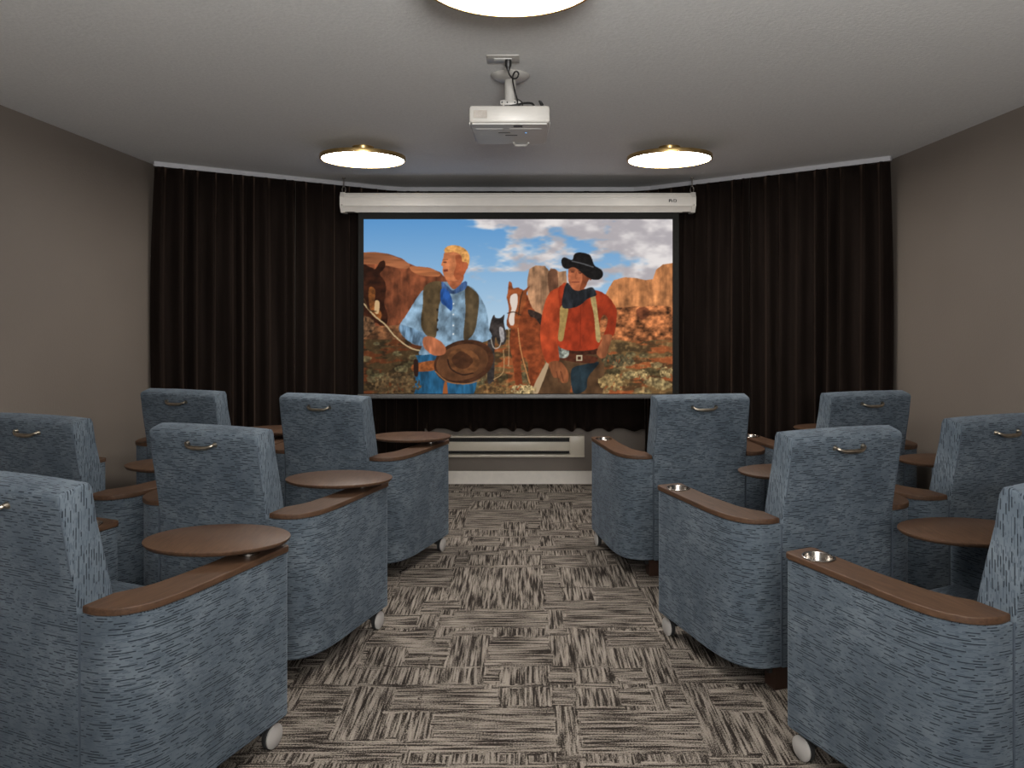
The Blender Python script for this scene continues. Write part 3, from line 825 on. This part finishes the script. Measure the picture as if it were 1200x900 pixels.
# ------------------------------------------------------------------ projector
pj = empty('projector', (-0.058, 3.15, ZC), 'white projector hanging from the ceiling on a round bracket', 'projector')
yn, yf = -0.17, 0.22          # relative to mount, near and far
zb, zt = 2.198 - ZC, 2.268 - ZC
bm = NB()
prism(bm, [(-0.160, yn + 0.006), (-0.150, yn), (0.150, yn), (0.160, yn + 0.006), (0.166, yn + 0.05), (0.160, yf - 0.03), (0.140, yf), (-0.140, yf), (-0.160, yf - 0.03), (-0.166, yn + 0.05)], zb, zt, 0.010, 3)
obj('casing', bm, M['white_plastic'], pj)
bm = NB(); prism(bm, [(-0.150, yn + 0.012), (0.150, yn + 0.012), (0.156, yn + 0.05), (0.148, yf - 0.03), (0.130, yf - 0.015), (-0.130, yf - 0.015), (-0.148, yf - 0.03), (-0.156, yn + 0.05)], zb - 0.004, zb + 0.002, 0.0015, 1)
box(bm, -0.14, -0.03, yn + 0.085, yn + 0.088, zb - 0.0055, zb - 0.003)
box(bm, 0.0, 0.13, yn + 0.083, yn + 0.086, zb - 0.0055, zb - 0.003)
bp = obj('base_plate', bm, M['grey_plastic'], pj)
bp['label'] = 'grey underside plate'
bm = NB(); box(bm, 0.015, 0.052, yn + 0.03, yn + 0.055, zb - 0.0062, zb - 0.0035, 0.001, 1); obj('sensor_port', bm, M['black'], bp)
bm = NB(); lathe(bm, [(0, -0.0015), (0.0035, -0.0015), (0.0035, 0.001)], 12, (0.066, yn + 0.155, zb - 0.0045)); obj('indicator_light', bm, M['led'], bp)
for (a, c, d, e) in ((-0.022, 0.030, 0.195, 0.199), (-0.050, 0.0, 0.150, 0.1535)):
    bm = NB(); box(bm, a, c, yn + d, yn + e, zb - 0.006, zb - 0.0035); obj('vent_slot', bm, M['dark_slot'], bp)
bm = NB(); tube(bm, [(0.012, yf - 0.055, zb - 0.004), (0.02, yf - 0.035, zb - 0.012), (0.045, yf - 0.03, zb - 0.012), (0.07, yf - 0.035, zb - 0.012), (0.078, yf - 0.055, zb - 0.004)], 0.005, 8, smooth_n=4); obj('adjuster_foot', bm, M['white_plastic'], bp)
bm = NB(); box(bm, -0.145, -0.090, yn - 0.0015, yn + 0.002, zb + 0.018, zb + 0.05, 0.001, 1)
for k in range(6): box(bm, -0.142 + k * 0.009, -0.138 + k * 0.009, yn - 0.003, yn - 0.001, zb + 0.021, zb + 0.047)
obj('speaker_grille', bm, M['vent_plastic'], pj, smooth=False)
bm = NB()
lathe(bm, [(0, -0.022), (0.055, -0.020), (0.080, -0.006), (0.084, -0.0005), (0, -0.0005)], 40)
obj('ceiling_flange', bm, M['white_plastic'], pj)
bm = NB()
lathe(bm, [(0.024, -0.018), (0.024, -0.115), (0.0, -0.115), (0, -0.018), (0.024, -0.018)], 24)
box(bm, -0.042, 0.045, -0.03, 0.03, -0.132, -0.112, 0.003)
box(bm, -0.030, -0.024, -0.034, 0.03, -0.150, -0.112); box(bm, 0.026, 0.032, -0.034, 0.03, -0.150, -0.112)
for (a, c) in ((-0.125, -0.10), (0.125, -0.10), (-0.12, 0.13), (0.12, 0.13)):
    tube(bm, [(0.0, 0.0, -0.146), (a * 0.55, c * 0.55, -0.150), (a, c, zt + 0.004), (a, c, zt - 0.003)], 0.006, 6)
box(bm, -0.04, 0.04, -0.04, 0.04, -0.152, -0.143, 0.002)
obj('mount_bracket', bm, M['white_plastic'], pj, angle=40)
for (a, c) in ((-0.012, -0.0305), (0.020, -0.0305), (-0.034, -0.0305)):
    bm = NB(); lathe(bm, [(0, -0.002), (0.0035, -0.002), (0.0035, 0.001)], 10, (a, c, -0.122), 'y'); obj('bolt', bm, M['black'], pj)
bm = NB(); lathe(bm, [(0, -0.002), (0.004, -0.002), (0.004, 0.001)], 10, (0.004, -0.05, -0.021)); obj('bolt', bm, M['black'], pj)
bm = NB()
tube(bm, [(-0.01, -0.02, -0.150), (0.01, -0.09, -0.158), (0.0, -0.13, -0.166), (0.04, -0.14, -0.160), (0.06, -0.12, -0.150), (0.09, -0.10, -0.146), (0.10, -0.08, -0.156), (0.08, -0.06, zt + 0.004)], 0.0045, 6, smooth_n=6)
tube(bm, [(-0.03, -0.04, -0.160), (0.0, -0.12, -0.164), (0.05, -0.13, zt + 0.006), (0.11, -0.10, zt + 0.008), (0.135, -0.12, zt + 0.014), (0.12, -0.13, zt + 0.028), (0.135, -0.11, zt + 0.004)], 0.0035, 6, smooth_n=6)
tube(bm, [(0.0, -0.01, -0.146), (-0.01, -0.06, -0.154), (0.015, -0.11, -0.158), (0.03, -0.13, -0.166)], 0.006, 6, smooth_n=6)
tube(bm, [(0.028, -0.035, -0.108), (0.05, -0.04, -0.125), (0.05, -0.05, -0.15)], 0.0025, 6, smooth_n=5)
obj('cable_bundle', bm, M['black'], pj)

# outlet on the ceiling and its plugged power cord
ot = empty('ceiling_outlet', (-0.082, 2.93, ZC), 'white rectangular power outlet on the ceiling behind the projector cord', 'power outlet')
bm = NB(); box(bm, -0.064, 0.064, -0.045, 0.045, -0.006, -0.0005, 0.003); obj('cover_plate', bm, M['white_plastic'], ot)
bm = NB(); box(bm, -0.036, 0.036, -0.017, 0.017, -0.009, -0.005, 0.002); obj('socket', bm, M['grey_plastic'], ot)
pc = empty('power_cord', (-0.062, 2.93, ZC - 0.009), 'black power cord with plug looping from the ceiling outlet to the projector', 'power cord')
bm = NB(); lathe(bm, [(0, 0.0), (0.013, 0.0), (0.013, -0.022), (0.008, -0.030), (0.006, -0.040), (0, -0.040)], 14); obj('plug', bm, M['black'], pc)
bm = NB(); tube(bm, [(0, 0, -0.036), (0.004, 0.01, -0.052), (0.018, 0.03, -0.062), (0.035, 0.04, -0.056), (0.040, 0.045, -0.036), (0.028, 0.05, -0.028), (0.018, 0.075, -0.036), (0.016, 0.12, -0.045), (0.024, 0.17, -0.07), (0.035, 0.172, -0.115), (0.03, 0.15, -0.136)], 0.0033, 7, smooth_n=7)
obj('cable', bm, M['black'], pc)

# ------------------------------------------------------------------ recliners
outer = [(0.268, 0.0), (0.310, 0.003), (0.350, 0.013), (0.385, 0.035), (0.414, 0.070), (0.431, 0.112), (0.440, 0.165), (0.445, 0.225), (0.446, 0.30), (0.446, 0.38), (0.447, 0.46), (0.448, 0.54), (0.449, 0.605)]
inner = [(0.332, 0.605), (0.335, 0.52), (0.337, 0.43), (0.335, 0.34), (0.328, 0.26), (0.318, 0.19), (0.295, 0.135), (0.274, 0.10)]
def arm_outline(side, grow=0.0, front=0.0, cap=False):
    O = [Vector((p[0] + grow * min(1, max(0, p[1] / 0.05)), p[1], 0)) for p in outer]
    for k, p in enumerate(O):
        if p.y < 0.05: O[k] = Vector((p.x + grow * 0.4, p.y - grow * 0.7, 0))
    I = [Vector((p[0] - grow * 0.6, p[1], 0)) for p in inner]
    if cap: O[0] = Vector((0.273, 0.004, 0))
    O[-1].y += front; I[0].y += front
    c = catmull(O, 4)
    # rounded front corners
    a, b2 = O[-1], I[0]
    fr = [Vector((a.x - 0.004, a.y + 0.010, 0)), Vector((a.x - 0.014, a.y + 0.016, 0)), Vector((b2.x + 0.014, b2.y + 0.016, 0)), Vector((b2.x + 0.004, b2.y + 0.010, 0))]
    ring = c + fr + catmull(I, 4)
    return [(p.x * side, p.y) for p in ring]

def make_recliner(label):
    t = empty('recliner', (0, 0, 0), label, 'recliner', 'blue chenille recliners with swivel trays')
    # arms
    for s in (-1, 1):
        ol = arm_outline(s)
        bm = NB(); prism(bm, ol, 0.092, 0.637, 0.016, 3)
        arm = obj('arm', bm, M['fabric'], t, angle=60, uv=uv_arm(ol), wn=True)
        bm = NB(); prism(bm, arm_outline(s, 0.004, front=0.003, cap=True), 0.638, 0.659, 0.0035, 2)
        cap = obj('arm_cap', bm, M['walnut'], arm, angle=50, wn=True)
        cap['label'] = 'curved walnut armrest top'
        if s == -1:
            CX, CY = -0.393, 0.535
            for target, depth in ((cap, 0.05), (arm, 0.075)):      # bore the hole, then drop the cutter
                bm = NB(); lathe(bm, [(0, 0.70), (0.0462, 0.70), (0.0462, 0.659 - depth), (0, 0.659 - depth)], 40, (CX, CY, 0))
                cut = obj('cutter', bm, M['steel'])
                bo = target.modifiers.new('bore', 'BOOLEAN'); bo.operation = 'DIFFERENCE'; bo.object = cut; bo.solver = 'EXACT'
                target.modifiers.move(len(target.modifiers) - 1, 0)
                bpy.context.view_layer.update()
                dg = bpy.context.evaluated_depsgraph_get()
                wnm = target.modifiers.get('weighted_normals')
                if wnm: target.modifiers.remove(wnm); bpy.context.view_layer.update(); dg = bpy.context.evaluated_depsgraph_get()
                nm_ = bpy.data.meshes.new_from_object(target.evaluated_get(dg))
                target.modifiers.clear(); target.data = nm_
                w = target.modifiers.new('weighted_normals', 'WEIGHTED_NORMAL'); w.keep_sharp = True
                bpy.data.objects.remove(cut)
            bm = NB()
            lathe(bm, [(0.0500, 0.6592), (0.0515, 0.6610), (0.0500, 0.6625), (0.0460, 0.6622), (0.0448, 0.6600), (0.0440, 0.600), (0.0400, 0.594), (0.0, 0.594)], 48, (CX, CY, 0))
            ch = obj('cup_holder', bm, M['steel'], arm, angle=50)
            ch['label'] = 'round steel cup holder'
        # welt down the seam between arm and back
        bm = NB(); tube(bm, [(s * 0.2675, -0.0015, 0.10), (s * 0.2675, -0.0015, 0.634)], 0.0035, 6)
        obj('seam_welt', bm, M['welt'], t)
    # backrest: side profile swept across, slightly wider at the front
    side = [(0.0, 0.090), (0.0, 0.20), (0.0, 0.35), (0.0, 0.50), (-0.002, 0.60), (-0.010, 0.68), (-0.024, 0.76), (-0.040, 0.85), (-0.054, 0.930), (-0.057, 0.952), (-0.053, 0.962), (-0.042, 0.969),
            (-0.010, 0.977), (0.012, 0.982), (0.028, 0.979), (0.037, 0.962), (0.049, 0.88), (0.072, 0.78), (0.094, 0.68), (0.108, 0.60), (0.116, 0.50), (0.118, 0.40), (0.118, 0.09)]
    bm = NB(); NX = 18; wr, wf = 0.264, 0.272
    rows = []
    for i in range(NX + 1):
        q = -1 + 2 * i / NX
        # rounded corners at both ends
        shrink = 0.0
        row = []
        for (y, z) in side:
            up = min(1.0, max(0.0, (z - 0.63) / 0.05))
            f = min(1, max(0, (y + 0.06 * up) / 0.12))
            w = wr + (wf - wr) * f
            crown = (1 - q * q) * 0.003 * up * (1 if z > 0.9 else 0.4)
            belly = (1 - q ** 4) * 0.010
            yy_ = y
            if y > 0.025: yy_ = y + belly * 0.9
            elif z < 0.955: yy_ = y - (1 - q ** 4) * 0.004
            row.append(bm.verts.new((q * w, yy_, z + crown)))
        rows.append(row)
    nS = len(side)
    for a, c in zip(rows, rows[1:]):
        for k in range(nS):
            k2 = (k + 1) % nS
            f = bm.faces.new((a[k], c[k], c[k2], a[k2]))
            z = (side[k][1] + side[k2][1]) / 2
            f.material_index = 0
    e0 = bm.faces.new(rows[0][::-1]); e1 = bm.faces.new(rows[-1]); e0.material_index = 1; e1.material_index = 1
    rim = list(e0.edges) + list(e1.edges)
    bmesh.ops.recalc_face_normals(bm, faces=bm.faces)
    bmesh.ops.bevel(bm, geom=rim, offset=0.007, segments=3, affect='EDGES', profile=0.5, clamp_overlap=True)
    bk = obj('backrest', bm, [M['fabric'], M['fabric']], t, angle=50, uv=uv_back)
    # welt lines where the rear panel meets the sides and the top
    bm = NB()
    for s in (-1, 1):
        tube(bm, [(s * 0.2600, -0.0005, 0.64), (s * 0.2600, -0.0095, 0.70), (s * 0.260, -0.0235, 0.76), (s * 0.260, -0.0395, 0.85), (s * 0.258, -0.0535, 0.945)], 0.0028, 6)
    tube(bm, [(-0.258, -0.0535, 0.947), (-0.13, -0.0565, 0.953), (0, -0.0575, 0.955), (0.13, -0.0565, 0.953), (0.258, -0.0535, 0.947)], 0.0028, 6, smooth_n=4)
    obj('back_welt', bm, M['welt'], bk)
    # handle
    bm = NB()
    tube(bm, [(-0.066, -0.050, 0.921), (-0.063, -0.070, 0.919), (-0.045, -0.079, 0.911), (-0.02, -0.082, 0.9085), (0.02, -0.082, 0.9085), (0.045, -0.079, 0.911), (0.063, -0.070, 0.919), (0.066, -0.050, 0.921)],
         lambda q: 0.0048 + 0.0042 * math.sin(math.pi * q) ** 2, 10, smooth_n=5)
    for s in (-1, 1): lathe(bm, [(0.0, -0.020), (0.006, -0.020), (0.0085, -0.012), (0.0115, -0.004), (0.0115, 0.0), (0, 0.0)], 16, (s * 0.066, -0.050, 0.921), 'y')
    hn = obj('pull_handle', bm, M['pewter'], bk); hn['label'] = 'curved pewter pull handle'
    # seat
    bm = NB(); box(bm, -0.335, 0.335, 0.10, 0.60, 0.34, 0.455, 0.035, 4); box(bm, -0.335, 0.335, 0.14, 0.585, 0.10, 0.36)
    obj('seat_cushion', bm, M['fabric'], t, uv=uv_box, angle=60, wn=True)
    bm = NB(); box(bm, -0.325, 0.325, 0.585, 0.628, 0.10, 0.37, 0.015, 3)
    obj('footrest_panel', bm, M['fabric'], t, uv=uv_box, angle=60)
    # chassis under the upholstery
    bm = NB(); box(bm, -0.30, 0.30, 0.03, 0.57, 0.062, 0.10)
    obj('base_frame', bm, M['rubber'], t, smooth=False)
    for s in (-1, 1):
        bm = NB(); prism(bm, [(s * 0.215, 0.012), (s * 0.285, 0.012), (s * 0.285, 0.075), (s * 0.215, 0.075)], 0.0, 0.096, 0.004, 1)
        obj('leg', bm, M['dark_wood'], t)
        # caster: fork, dark wheel and grey hub disc outside
        bm = NB(); box(bm, s * 0.395 - 0.010, s * 0.395 + 0.010, 0.545, 0.585, 0.045, 0.100, 0.003); lathe(bm, [(0, 0), (0.008, 0), (0.008, 0.05), (0, 0.05)], 12, (s * 0.395, 0.565, 0.055))
        cs = obj('caster', bm, M['rubber'], t)
        bm = NB(); lathe(bm, [(0, -0.011), (0.034, -0.011), (0.0395, -0.006), (0.0395, 0.006), (0.034, 0.011), (0, 0.011)], 32, (s * 0.417, 0.570, 0.040), 'x')
        obj('wheel', bm, M['rubber'], cs)
        bm = NB(); lathe(bm, [(0, s * 0.0045), (0.034, s * 0.0035), (0.0385, s * 0.001), (0.0385, -s * 0.003), (0, -s * 0.003)], 36, (s * 0.431, 0.570, 0.040), 'x')
        obj('hub_cap', bm, M['wheel_cap'], cs)
    # tray: oval walnut top on a short swivel
    bm = NB(); lathe(bm, [(0, -0.018), (0.90, -0.018), (0.97, -0.014), (1.0, -0.005), (0.998, -0.001), (0.985, 0.0), (0, 0.0)], 64, sx=0.235, sy=0.155)
    tr = obj('swivel_tray', bm, M['walnut'], t, loc=(0.25, 0.46, 0.702), angle=50)
    bm = NB(); lathe(bm, [(0, 0.660), (0.036, 0.660), (0.036, 0.667), (0.020, 0.669), (0.020, 0.684), (0, 0.684)], 28, (0.385, 0.500, 0))
    obj('tray_pivot', bm, M['steel'], t)
    bm = NB(); prism(bm, [(0.40, 0.53), (0.36, 0.53), (0.22, 0.47), (0.22, 0.44), (0.36, 0.465), (0.41, 0.49)], 0.676, 0.684, 0.001, 1)
    obj('tray_arm', bm, M['rubber'], t)
    return t

proto = make_recliner('')
def copy_recliner(src):
    r = src.copy(); COL.objects.link(r)
    for ch in list(src.children):
        c = ch.copy(); COL.objects.link(c); c.parent = r
        for g2 in ch.children:
            d = g2.copy(); COL.objects.link(d); d.parent = c
    return r
CH = [  # x, y, rotation (ccw, deg), tray centre in the room, label
    (-1.433, 2.078, -21.6, (-1.003, 2.43), 'blue recliner nearest the viewer on the left, its back cut by the left edge'),
    (-1.2465, 2.964, -19.0, (-0.820, 3.296), 'second blue recliner in the left row beside the aisle'),
    (-1.084, 4.054, -20.0, (-0.665, 4.38), 'blue recliner nearest the screen in the left row beside the aisle'),
    (-2.120, 3.254, -20.0, (-1.69, 3.60), 'blue recliner by the left wall, cut by the left edge behind the nearest one'),
    (-1.965, 4.290, -18.0, (-1.535, 4.628), 'blue recliner by the left wall nearest the curtains'),
    (1.515, 2.036, 24.0, (1.51, 2.514), 'blue recliner nearest the viewer on the right, its back cut by the right edge'),
    (1.2265, 2.897, 19.0, (1.228, 3.434), 'second blue recliner in the right row beside the aisle'),
    (0.962, 4.054, 9.6, (1.09, 4.50), 'blue recliner nearest the screen in the right row beside the aisle'),
    (2.060, 3.25, 20.0, (2.10, 3.69), 'blue recliner by the right wall, partly hidden, cut by the right edge'),
    (1.930, 4.20, 15.0, (1.945, 4.694), 'blue recliner by the right wall nearest the curtains'),
]
for i, (x, y, a, tc_, lb) in enumerate(CH):
    o = proto if i == 0 else copy_recliner(proto)
    th = math.radians(a)
    o.location = (x, y, 0); o.rotation_euler = (0, 0, th)
    o['label'] = lb
    rx, ry = tc_[0] - x, tc_[1] - y
    lx, ly = rx * math.cos(th) + ry * math.sin(th), -rx * math.sin(th) + ry * math.cos(th)
    for ch in o.children:
        if ch.name.startswith('swivel_tray'):
            ch.location = (lx, ly, 0.702); ch.rotation_euler = (0, 0, -th)
